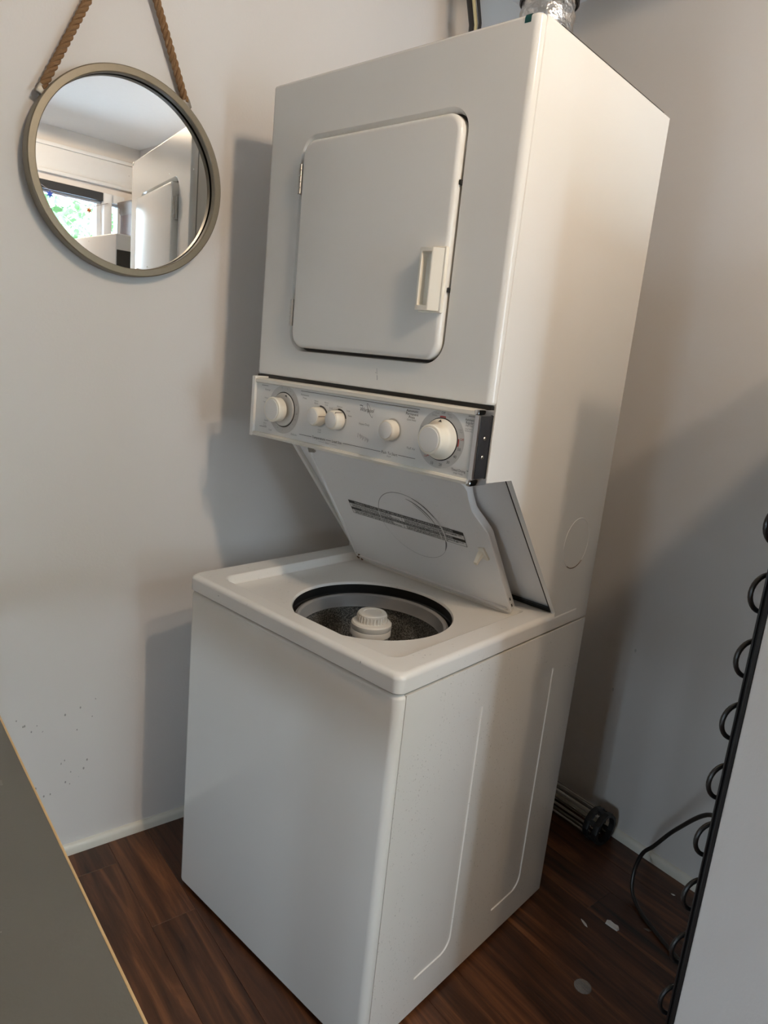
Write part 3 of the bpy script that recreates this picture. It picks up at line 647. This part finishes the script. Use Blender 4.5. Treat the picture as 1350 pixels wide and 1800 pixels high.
for (a, b, z_) in ((.1625, .479, 1.2078), (.034, .056, 1.2075), (.033, .058, 1.1195), (.166, .2040, 1.1198), (.2475, .262, 1.1200), (.2955, .396, 1.1205), (.4400, .480, 1.1210), (.5835, .597, 1.2098), (.5930, .597, 1.1195)):
    strip(bm, [(a, z_), (b, z_)], .0008, fx, 0)
strip(bm, [(.226, 1.1137), (.244, 1.1137)], .0004, fx, 1); strip(bm, [(.260, 1.1137), (.279, 1.1137)], .0004, fx, 1)
for t0 in (PI/2, -.02, -2.35): strip(bm, [(.531+.0385*math.cos(t0+dt), ZC_+.0385*math.sin(t0+dt)) for dt in (-.17, -.08, 0, .08, .17)], .0026, fx, 2)
for k_, xx in enumerate((.3345, .3395, .3415, .3445, .3475, .3505, .3545, .3575, .3600, .3625)):
    strip(bm, [(xx, 1.146-.0008*k_), (xx, 1.138-.0008*k_+.003*(k_ % 2))], .0008, fx, 1)
part('lettering', bm, ['ink', 'ink_soft', 'red'], con, smooth=0)
# maker's script emblem: slanted lettering with a loop sweeping through it
bm = text_mesh('emblem', [('Whirlpool', .0105, .3515, 1.1915, 0, .28, 'CENTER', 0, .82)], None, con, fx)
strip(bm, [(.3595+.0062*math.cos(t)*math.cos(.5)-.0135*math.sin(t)*math.sin(.5), 1.1915+.0062*math.cos(t)*math.sin(.5)*-1+.0135*math.sin(t)*math.cos(.5)) for t in [PI*(.1+1.75*i/28) for i in range(29)]][::-1], [.0003+.0005*math.sin(PI*i/28) for i in range(29)], fx, 0)
strip(bm, [(.3325, 1.1985), (.3365, 1.1988), (.341, 1.1975)], .0013, fx, 0)
part('emblem', bm, ['ink'], con, smooth=0)

# ------------------------------------------------------------------ washer lid, hinged at the back and leaning up under the console
HY0, HZ0 = .4605, .7745
vd = Vector((0, .253-.4605, 1.0755-.7745)); LL = vd.length; vd.normalize(); nd = Vector((0, -vd.z, vd.y)); nd = Vector((1, 0, 0)).cross(vd)
def lx(u, v, h=0.0): return tuple(Vector((u, HY0, HZ0))+vd*v+nd*h)
uL, uR, uN = .050, .527, .503
out = [(uL+.006, 0), (uR-.006, 0), (uR-.0015, .0015), (uR, .006), (uR, .232), (uR-.002, .242), (uR-.010, .262), (uN+.004, .282), (uN, .294), (uN+.001, .325), (uN+.004, .345), (uN, .358), (uN-.010, LL), (uL+.012, LL), (uL+.002, LL-.006), (uL, LL-.016), (uL, .006), (uL+.0015, .0015)]
cU, cV = .29, .18
def inset(pts, k): return [(a+k*(-1 if a > cU else 1), b+k*(-1 if b > cV else 1)) for a, b in pts]
lid = part('washer_lid', loft(BM(), [[lx(a, b, -.019) for a, b in inset(out, .004)], [lx(a, b, -.0165) for a, b in inset(out, .001)], [lx(a, b, -.013) for a, b in out], [lx(a, b, -.0005) for a, b in out], [lx(a, b, .0015) for a, b in inset(out, .0015)], [lx(a, b, .0015) for a, b in inset(out, .006)], [lx(a, b, -.0015) for a, b in inset(out, .0085)]]), 'lid')
for (u0, u1, v0, v1) in ((uL+.012, uR-.012, .010, .013), (uL+.004, uL+.007, .02, LL-.03)):
    part('lid_rib', loft(BM(), [[lx(u0, v0, -.002), lx(u1, v0, -.002), lx(u1, v0, .0035), lx(u0, v0, .0035)], [lx(u0, v1, -.002), lx(u1, v1, -.002), lx(u1, v1, .0035), lx(u0, v1, .0035)]]), 'lid', lid)
def blob(name, pts, mat, h=.003):
    bm = BM()
    for u, v, r in pts:
        res = bmesh.ops.create_icosphere(bm, subdivisions=2, radius=1)
        for q in res['verts']:
            c = q.co; j = 1+.35*math.sin(31*c.x+17*c.y+u*900)*math.cos(23*c.z+v*700); q.co = Vector(lx(u+c.x*r*j, v+c.y*r*j*1.2, c.z*h))
    return part(name, bm, mat, lid)
blob('rust_spot', [(uL+.006, .004, .005), (uL+.012, .010, .004), (uL+.004, .022, .003), (uL+.018, .001, .004)], 'rust')
blob('rust_spot', [(uL+.012, LL-.008, .006), (uL+.020, LL-.004, .005)], 'rust')
part('hinge_tab', loft(BM(), [[lx(u, v, h) for u, v in ((uL+.004, LL-.016), (uL+.026, LL-.013), (uL+.026, LL-.003), (uL+.008, LL-.002))] for h in (-.001, .004)]), 'bracket', lid)
for v_ in (.020, .040):   # two slots in the lid's right flange
    part('slot', loft(BM(), [[lx(uR+.0004, v_+a, -.0065+b) for a, b in ((-.004, -.0016), (.004, -.0016), (.004, .0016), (-.004, .0016))], [lx(uR-.002, v_+a, -.0065+b) for a, b in ((-.004, -.0016), (.004, -.0016), (.004, .0016), (-.004, .0016))]]), 'black', lid, smooth=0)
# strike pin
sp = part('strike_plate', loft(BM(), [[lx(a, b, h) for a, b in ((.489, .188), (.503, .192), (.509, .160), (.503, .157), (.493, .163))] for h in (-.001, .0035)]), 'cream', lid, 'cream plastic lid strike')
part('strike_pin', loft(BM(), [[lx(.494+a*.006, .176+b*.006, .002) for a, b in ((-1, -1), (1, -1), (1, 1), (-1, 1))], [lx(.492+a*.0042, .169+b*.0042, .016) for a, b in ((-1, -1), (1, -1), (1, 1), (-1, 1))], [lx(.490+a*.0036, .163+b*.0036, .024) for a, b in ((-1, -1), (1, -1), (1, 1), (-1, 1))]]), 'cream', lid)
# warning label: black header bars with white capitals over fine print
lf = lambda h: (lambda a, b: lx(a, b, h))
a0, a1, b0, b1 = .118, .457, .1765, .2185
bm = BM()
def quad(bm, u0, u1, v0, v1, h, mi):
    bm.faces.new([bm.verts.new(lx(u, v, h)) for u, v in ((u0, v0), (u1, v0), (u1, v1), (u0, v1))]).material_index = mi
quad(bm, a0, a1, b0, b1, -.0009, 1)
hts = [(b1-.0095, b1), (b0+.0125, b0+.0205)]
for v0, v1 in hts: quad(bm, a0, a1, v0, v1, -.0006, 0)
for (u0, u1, v0, v1) in ((a0, a0+.0012, b0, b1), (a1-.0012, a1, b0, b1), (a0, a1, b0, b0+.0009)): quad(bm, u0, u1, v0, v1, -.0005, 0)
mid = (a0+a1)/2-.005
for v0, v1 in ((b0, b0+.0125), (b0+.0205, b1-.0095)): quad(bm, mid, mid+.001, v0, v1, -.0005, 0)
part('warning_label', bm, ['ink', 'white_ink'], lid, 'black and white warning label', 0)
bm = BM()
for (v0, v1) in ((b0+.0015, b0+.0115), (b0+.0215, b1-.0105)):
    quad(bm, a0+.007, mid-.03, v0, v1, -.0004, 0); quad(bm, mid-.03, mid-.008, v0+.001, v0+.004, -.0004, 0); quad(bm, mid+.008, a1-.05, v0, v1, -.0004, 0); quad(bm, a1-.05, a1-.02, v0+.004, v1, -.0004, 0); quad(bm, a1-.02, a1-.006, v1-.004, v1, -.0004, 0)
part('fine_print', bm, 'fine', lid, smooth=0)
bm = text_mesh('label_lettering', [('\u26a0'[0:0]+'WARNING: TO AVOID THE RISK OF FIRE OR EXPLOSION OR SPONTANEOUS COMBUSTION', .0088, (a0+a1)/2-.004, b1-.0047, 0, 0, 'CENTER', 0, .80),
                        ('AVERTISSEMENT: POUR EVITER TOUT RISQUE DE FEU OU D\'EXPLOSION OU DE COMBUSTION SPONTANEE', .0074, (a0+a1)/2, b0+.0165, 0, 0, 'CENTER', 0, .76)], None, lid, lf(-.0003))
part('label_lettering', bm, ['white_ink'], lid, smooth=0)
# circular rub marks from the agitator
def arc(cu, cv, r, t0, t1, wmax, h=-.0011, n=40, e=1.0):
    return ([(cu+r*math.cos(t), cv+r*e*math.sin(t)) for t in [t0+(t1-t0)*i/n for i in range(n+1)]], [wmax*(.25+.75*math.sin(PI*i/n)) for i in range(n+1)])
for cu, cv, r, t0, t1, wm, mt, h in ((.308, .192, .094, .2, 3.6, .0011, 'scuff', -.0010), (.308, .192, .094, 3.6, 6.0, .0006, 'scuff', -.0010), (.300, .186, .090, .35, 1.35, .0022, 'scuff_dark', -.0010), (.304, .190, .0965, .45, 1.2, .0020, 'scuff_dark', -.0010), (.296, .184, .088, .5, 1.1, .0015, 'scuff', -.0010), (.306, .190, .094, 5.75, 6.25, .0024, 'scuff_dark', -.0010),
                                   (.308, .192, .094, -.2, .55, .0030, 'scuff_white', -.0001), (.302, .190, .088, -.15, .15, .0018, 'scuff_white', -.0001), (.308, .192, .094, 2.8, 3.35, .0016, 'scuff_white', -.0001)):
    bm = BM(); P, wd = arc(cu, cv, r, t0, t1, wm*1.5); strip(bm, P, wd, lf(h)); part('scuff_mark', bm, mt, lid, smooth=0)

# ------------------------------------------------------------------ round mirror on its rope
mr = empty('wall_mirror', (.004, -.041, 1.61), 0.0, label='round mirror in a taupe frame hanging from jute rope', cat='mirror')
mr.rotation_euler = (0, 0.004, 0.037)
fr = obj('frame', lathe(BM(), [(.1865, .0045), (.1865, .0185), (.188, .0200), (.2000, .0200), (.2020, .0180), (.2025, .012), (.2025, -.013), (.190, -.0135), (.190, .0005)], (0, 0, 0), 'x', 128, False, False), 'frame', mr)
obj('glass', lathe(BM(), [(.0005, 0.0), (.1885, 0.0)], (0, 0, 0), 'x', 96, False, False), 'mirror', mr, 0)
obj('backing', lathe(BM(), [(.1995, -.0125), (.1995, -.002)], (0, 0, 0), 'x', 64), 'black', mr)
hook = Vector((.004, -.005, .473))
for (ay_, az_) in ((-.171, .117), (.118, .174)):
    e = Vector((.003, ay_, az_)); d = (hook-e).normalized()
    bm = BM(); bx = Vector((1, 0, 0)); s_ = d.cross(bx)
    c = e - d*.004
    box(bm, -.006, .006, -.0085, .0085, -.008, .010, .002); bm.transform(Matrix.Translation(c) @ Matrix((( 1, s_.x, d.x, 0), (0, s_.y, d.y, 0), (0, s_.z, d.z, 0), (0, 0, 0, 1))))
    obj('bracket', bm, 'bracket', mr)
    n_ = int((hook-e).length/.0022)
    rp = None
    for k_ in range(3):
        P = []
        for i in range(n_+1):
            t = i/n_; q = e+(hook-e)*t; an = 2*PI*(t*(hook-e).length/.040+k_/3)
            P.append(q+Vector((1, 0, 0))*.0045*math.cos(an)+s_*.0045*math.sin(an))
        b2 = tube(BM(), P, .0040, 8)
        o = obj('rope' if rp is None else 'strand', b2, 'rope', mr if rp is None else rp)
        rp = rp or o
obj('hook', tube(BM(), spline([(-.015, -.005, .47), (.010, -.005, .468), (.014, -.005, .474), (.012, -.005, .482)], 5), .003), 'steel', mr)

# ------------------------------------------------------------------ duct and lines behind the dryer
def R(x, y, z):   # appliance frame -> room
    c, s = math.cos(.16579), math.sin(.16579); return (0.233+x*c-y*s, 0.039+x*s+y*c, z)
bm = BM(); loops = []; n_ = 46; zz0, zz1 = 1.62, ZC-.001
dc = spline([R(.225, .745, zz0), R(.229, .745, 1.85), R(.232, .742, 2.05), R(.237, .735, zz1)], 24)
for i, p in enumerate(dc):
    r = .0625+.0022*math.cos(i*1.9)
    loops.append([(p[0]+r*(1+.02*math.sin(5*t+i*.7))*math.cos(t), p[1]+r*(1+.02*math.cos(4*t+i))*math.sin(t), p[2]+.004*math.sin(3*t+i*.5)) for t in [2*PI*k/48 for k in range(48)]])
vd_ = empty('vent_duct', R(.225, .745, zz0), label='crinkled silver foil dryer duct rising behind the dryer', cat='duct')
def shift(bm, root):
    bm.transform(Matrix.Translation(-Vector(root.location))); return bm
obj('hose', shift(loft(bm, loops), vd_), 'foil', vd_)
pt = R(.233, .742, 2.145)
obj('clamp', shift(lathe(BM(), [(.066, 2.128), (.069, 2.130), (.069, 2.150), (.066, 2.152)], (pt[0], pt[1], 0), n=48, cap0=False, cap1=False), vd_), 'black', vd_)
obj('elbow', shift(tube(BM(), [R(.225, .664, 1.50), R(.225, .690, 1.50), R(.225, .73, 1.515), R(.225, .743, 1.55), R(.225, .745, 1.60), R(.225, .745, 1.64)], .058, 32), vd_), 'foil', vd_)
for (xa, xb, r, mt, nm, lb, ct) in ((.0015, .019, .0068, 'hose_grey', 'water_hose', 'thicker black hose behind the dryer, left of the cream cable', 'hose'), (.0157, .0325, .0045, 'cable_cream', 'cable', 'cream cable between two black hoses behind the dryer', 'cable'), (.0285, .0445, .0045, 'hose_grey', 'water_hose', 'thinner black hose behind the dryer, right of the cream cable', 'hose')):
    o = obj(nm, tube(BM(), [R(xb+.02, .73, .25), R(xb+.01, .73, 1.6), R(xb, .73, 2.127), R(xa, .73, 2.19), R(xa-.02, .73, ZC)], r, 12), mt)
    tag(o, lb, ct)

# ------------------------------------------------------------------ refrigerator (its back with the coil faces the washer)
F = empty('refrigerator', (1.24, .42, 0), label='white refrigerator with a black coil on its back, beside the washer', cat='refrigerator')
FH = 1.645
obj('cabinet', loft(BM(), [XY(rrect(a, .60-a, a, .68-a, .004, 3), z) for a, z in ((.003, .03), (0, .033), (0, FH-.004), (.003, FH))]), 'fridge', F)
for z0, z1_, hz0, hz1 in ((.06, 1.10, .75, 1.05), (1.11, FH-.005, 1.15, 1.40)):
    d_ = obj('door', box(BM(), .602, .665, .002, .678, z0, z1_, .01, 3), 'fridge', F)
    obj('door_handle', tube(BM(), spline([(.66, .05, hz0), (.70, .05, hz0+.03), (.70, .05, hz1-.03), (.66, .05, hz1)], 5), .01), 'win_white', d_)
for fx_, fy_ in ((.05, .05), (.55, .05), (.05, .65), (.55, .65)): obj('foot', lathe(BM(), [(.02, 0), (.02, .032)], (fx_, fy_, 0), n=16), 'black', F)
obj('back_panel', box(BM(), -.0045, -.0005, .002, .678, .10, FH-.06), 'black', F)
for xx in (-.0085, -.0150): obj('coil_rail', tube(BM(), [(xx, .014, .20), (xx, .014, FH-.12)], .0019, 8), 'gloss_black', F)
obj('coil_rail', box(BM(), -.0165, -.005, .018, .021, .20, FH-.12), 'black', F)
zc = .228
while zc < FH-.2:
    pts = [(-.019, .65, zc-.028), (-.019, .034, zc-.028)]+[(-.019-.012*math.sin(t), .034-.022*math.sin(t), zc-.028*math.cos(t)) for t in [PI*i/14 for i in range(1, 14)]]+[(-.019, .034, zc+.028), (-.019, .65, zc+.028)]
    obj('coil_loop', tube(BM(), pts, .0036, 10), 'gloss_black', F)
    zc += .0990

# power cord from behind the refrigerator to the floor
cpts = [(1.215, .60, .47), (1.16, .74, .46), (1.061, .85, .418), (.956, .95, .277), (.895, .985, .175), (.864, 1.0, .126), (.852, 1.0, .07), (.862, .985, .027), (.885, .972, .008), (.92, .950, .0055), (.963, .932, .0052), (1.05, .90, .0052), (1.16, .87, .0052), (1.23, .80, .0052)]
o = obj('power_cord', tube(BM(), spline(cpts, 8), .0048, 10), 'cord'); tag(o, 'dark power cord looping from behind the refrigerator to the floor', 'cord')

# wire cylinder lying behind the washer
wb = empty('wire_cylinder', (.45, 1.098, 0), label='cylinder of thin metal rods with a black end ring lying by the wall', cat='wire cylinder')
ca = .0485
for i in range(16):
    t = 2*PI*i/16+.1; r = .040; j = random.uniform(-.003, .003)
    obj('rod', tube(BM(), [(-.25, (r+.004)*math.cos(t), ca+(r+.004)*math.sin(t)), (.0, (r+j)*math.cos(t), ca+(r+j)*math.sin(t)), (.225, r*math.cos(t), ca+r*math.sin(t))], .0021 if i % 3 else .003, 6), 'steel' if i % 2 else 'bracket', wb)
for x0, x1 in ((.205, .222), (.236, .252), (-.26, -.24)):
    obj('end_ring', lathe(BM(), [(.0385, x0), (.0475, x0), (.0485, x0+.003), (.0485, x1-.003), (.0475, x1), (.0385, x1), (.0385, x0)], (0, 0, ca), 'x', 12, False, False), 'black', wb, 25)
for i in range(6):
    t = 2*PI*i/6; bm = BM(); box(bm, .22, .238, -.007, .007, .040, .047); bm.transform(Matrix.Translation((0, 0, ca)) @ Matrix.Rotation(t, 4, 'X')); obj('ring_post', bm, 'black', wb, 0)
obj('slat', box(BM(), -.1, .2, .012, .030, ca+.028, ca+.031), 'paper', wb, 0)

# ------------------------------------------------------------------ litter on the floor
def scrap(name, outline, loc, rz, th, mat, label, cat, curl=.002):
    bm = BM(); n_ = len(outline)
    lo_ = [(a, b, .0003+curl*abs(math.sin(a*160+b*90))) for a, b in outline]; hi_ = [(a*.94, b*.94, z+th) for a, b, z in lo_]
    loft(bm, [lo_, hi_]); o = obj(name, bm, mat, None, 20); o.location = loc; o.rotation_euler = (0, 0, rz); tag(o, label, cat)
scrap('paper_scrap', [(-.016, -.005), (-.006, -.008), (.004, -.006), (.016, -.009), (.017, .002), (.012, .008), (.002, .006), (-.010, .009), (-.017, .004)], (.894, .858, 0), .15, .004, 'paper', 'larger crumpled white paper scrap on the floor beside the washer', 'paper scrap', .003)
scrap('paper_sliver', [(-.013, -.001), (-.004, -.003), (.008, -.003), (.014, 0), (.006, .0025), (-.006, .002)], (.850, .806, 0), -.35, .0015, 'paper', 'thin white sliver on the floor between washer and paper scrap', 'paper scrap', .001)
scrap('paint_chip', [(-.005, -.002), (.002, -.003), (.006, 0), (.001, .002)], (.919, 1.094, 0), .2, .001, 'paper', 'tiny white chip on the floor close to the back baseboard', 'paper scrap', .001)
scrap('paint_chip', [(-.009, -.003), (.004, -.004), (.010, .001), (.002, .004)], (.948, .925, 0), .4, .0012, 'wood_trim', 'small brownish flake on the floor under the power cord', 'paper scrap', .001)
cc = empty('plastic_disc', (.959, .652, 0), label='small round clear plastic disc on the floor', cat='plastic disc')
obj('disc', lathe(BM(), [(.0185, .0004), (.019, .002), (.0175, .0036), (.013, .0042), (.0005, .0045)], n=40), 'clear', cc)

# ------------------------------------------------------------------ table in the left foreground
K = empty('table', (0.03, -.4117, 0), 0.0187, label='grey laminate table with a thin tan edge in the left foreground', cat='table')
obj('table_top', box(BM(), .0, 1.20, -.70, -.0026, .722, .750), 'counter_top', K, 0)
obj('edge_band', box(BM(), .0, 1.2026, -.0026, 0, .722, .7504, .0006), 'edge', K, 0)
obj('edge_band', box(BM(), 1.20, 1.2026, -.70, -.0026, .722, .7504, .0006), 'edge', K, 0)
for lx0, ly0 in ((.06, -.08), (1.13, -.08), (.06, -.64), (1.13, -.64)): obj('leg', box(BM(), lx0-.018, lx0+.018, ly0-.018, ly0+.018, 0, .722, .003), 'dark_grey', K)
obj('apron', box(BM(), .078, 1.112, -.09, -.072, .66, .722), 'dark_grey', K, 0)

# ------------------------------------------------------------------ things by the window, seen in the mirror
hc = empty('wood_cabinet', (2.62, 1.095, 0), label='tall dark brown wooden cabinet beside the window in the mirror', cat='cabinet')
obj('body', box(BM(), -.14, .14, -.055, .055, 0, 1.93), 'wood_dark', hc, 0)
obj('crown', loft(BM(), [XY([(-.14-a, -.055-a), (.14+a, -.055-a), (.14+a, .056), (-.14-a, .056)], z) for a, z in ((0, 1.93), (.006, 1.945), (.004, 1.965), (.014, 1.985), (.014, 2.0))]), 'wood_trim', hc)
for i in range(3): obj('door_panel', box(BM(), -.147, -.14, -.045, .045, .1+i*.62, .66+i*.62, .003), 'wood_dark', hc)
def star(loc, mat, label, r):
    bm = BM(); pts = [((r if i % 2 == 0 else r*.45)*math.sin(PI*i/6), (r if i % 2 == 0 else r*.45)*math.cos(PI*i/6)) for i in range(12)]
    loft(bm, [[(.003, a*.3, b*.3) for a, b in pts], [(.001, a, b) for a, b in pts], [(-.001, a, b) for a, b in pts], [(-.006, a*.3, b*.3) for a, b in pts]])
    o = obj('star_ornament', bm, mat, None, 20); o.location = loc; tag(o, label, 'ornament')
star((2.765, .651, 1.965), 'star_blue', 'blue star ornament hanging at the window in the mirror', .022)
star((2.765, .862, 1.925), 'star_orange', 'orange star ornament hanging at the window in the mirror', .019)
o = obj('string_garland', tube(BM(), spline([(2.772, .30, 2.06), (2.767, .56, 2.02), (2.767, .651, 1.987), (2.767, .76, 1.965), (2.767, .862, 1.946), (2.772, .97, 1.985)], 8), .0016, 6), 'string'); tag(o, 'thin grey string holding the stars across the window', 'garland')
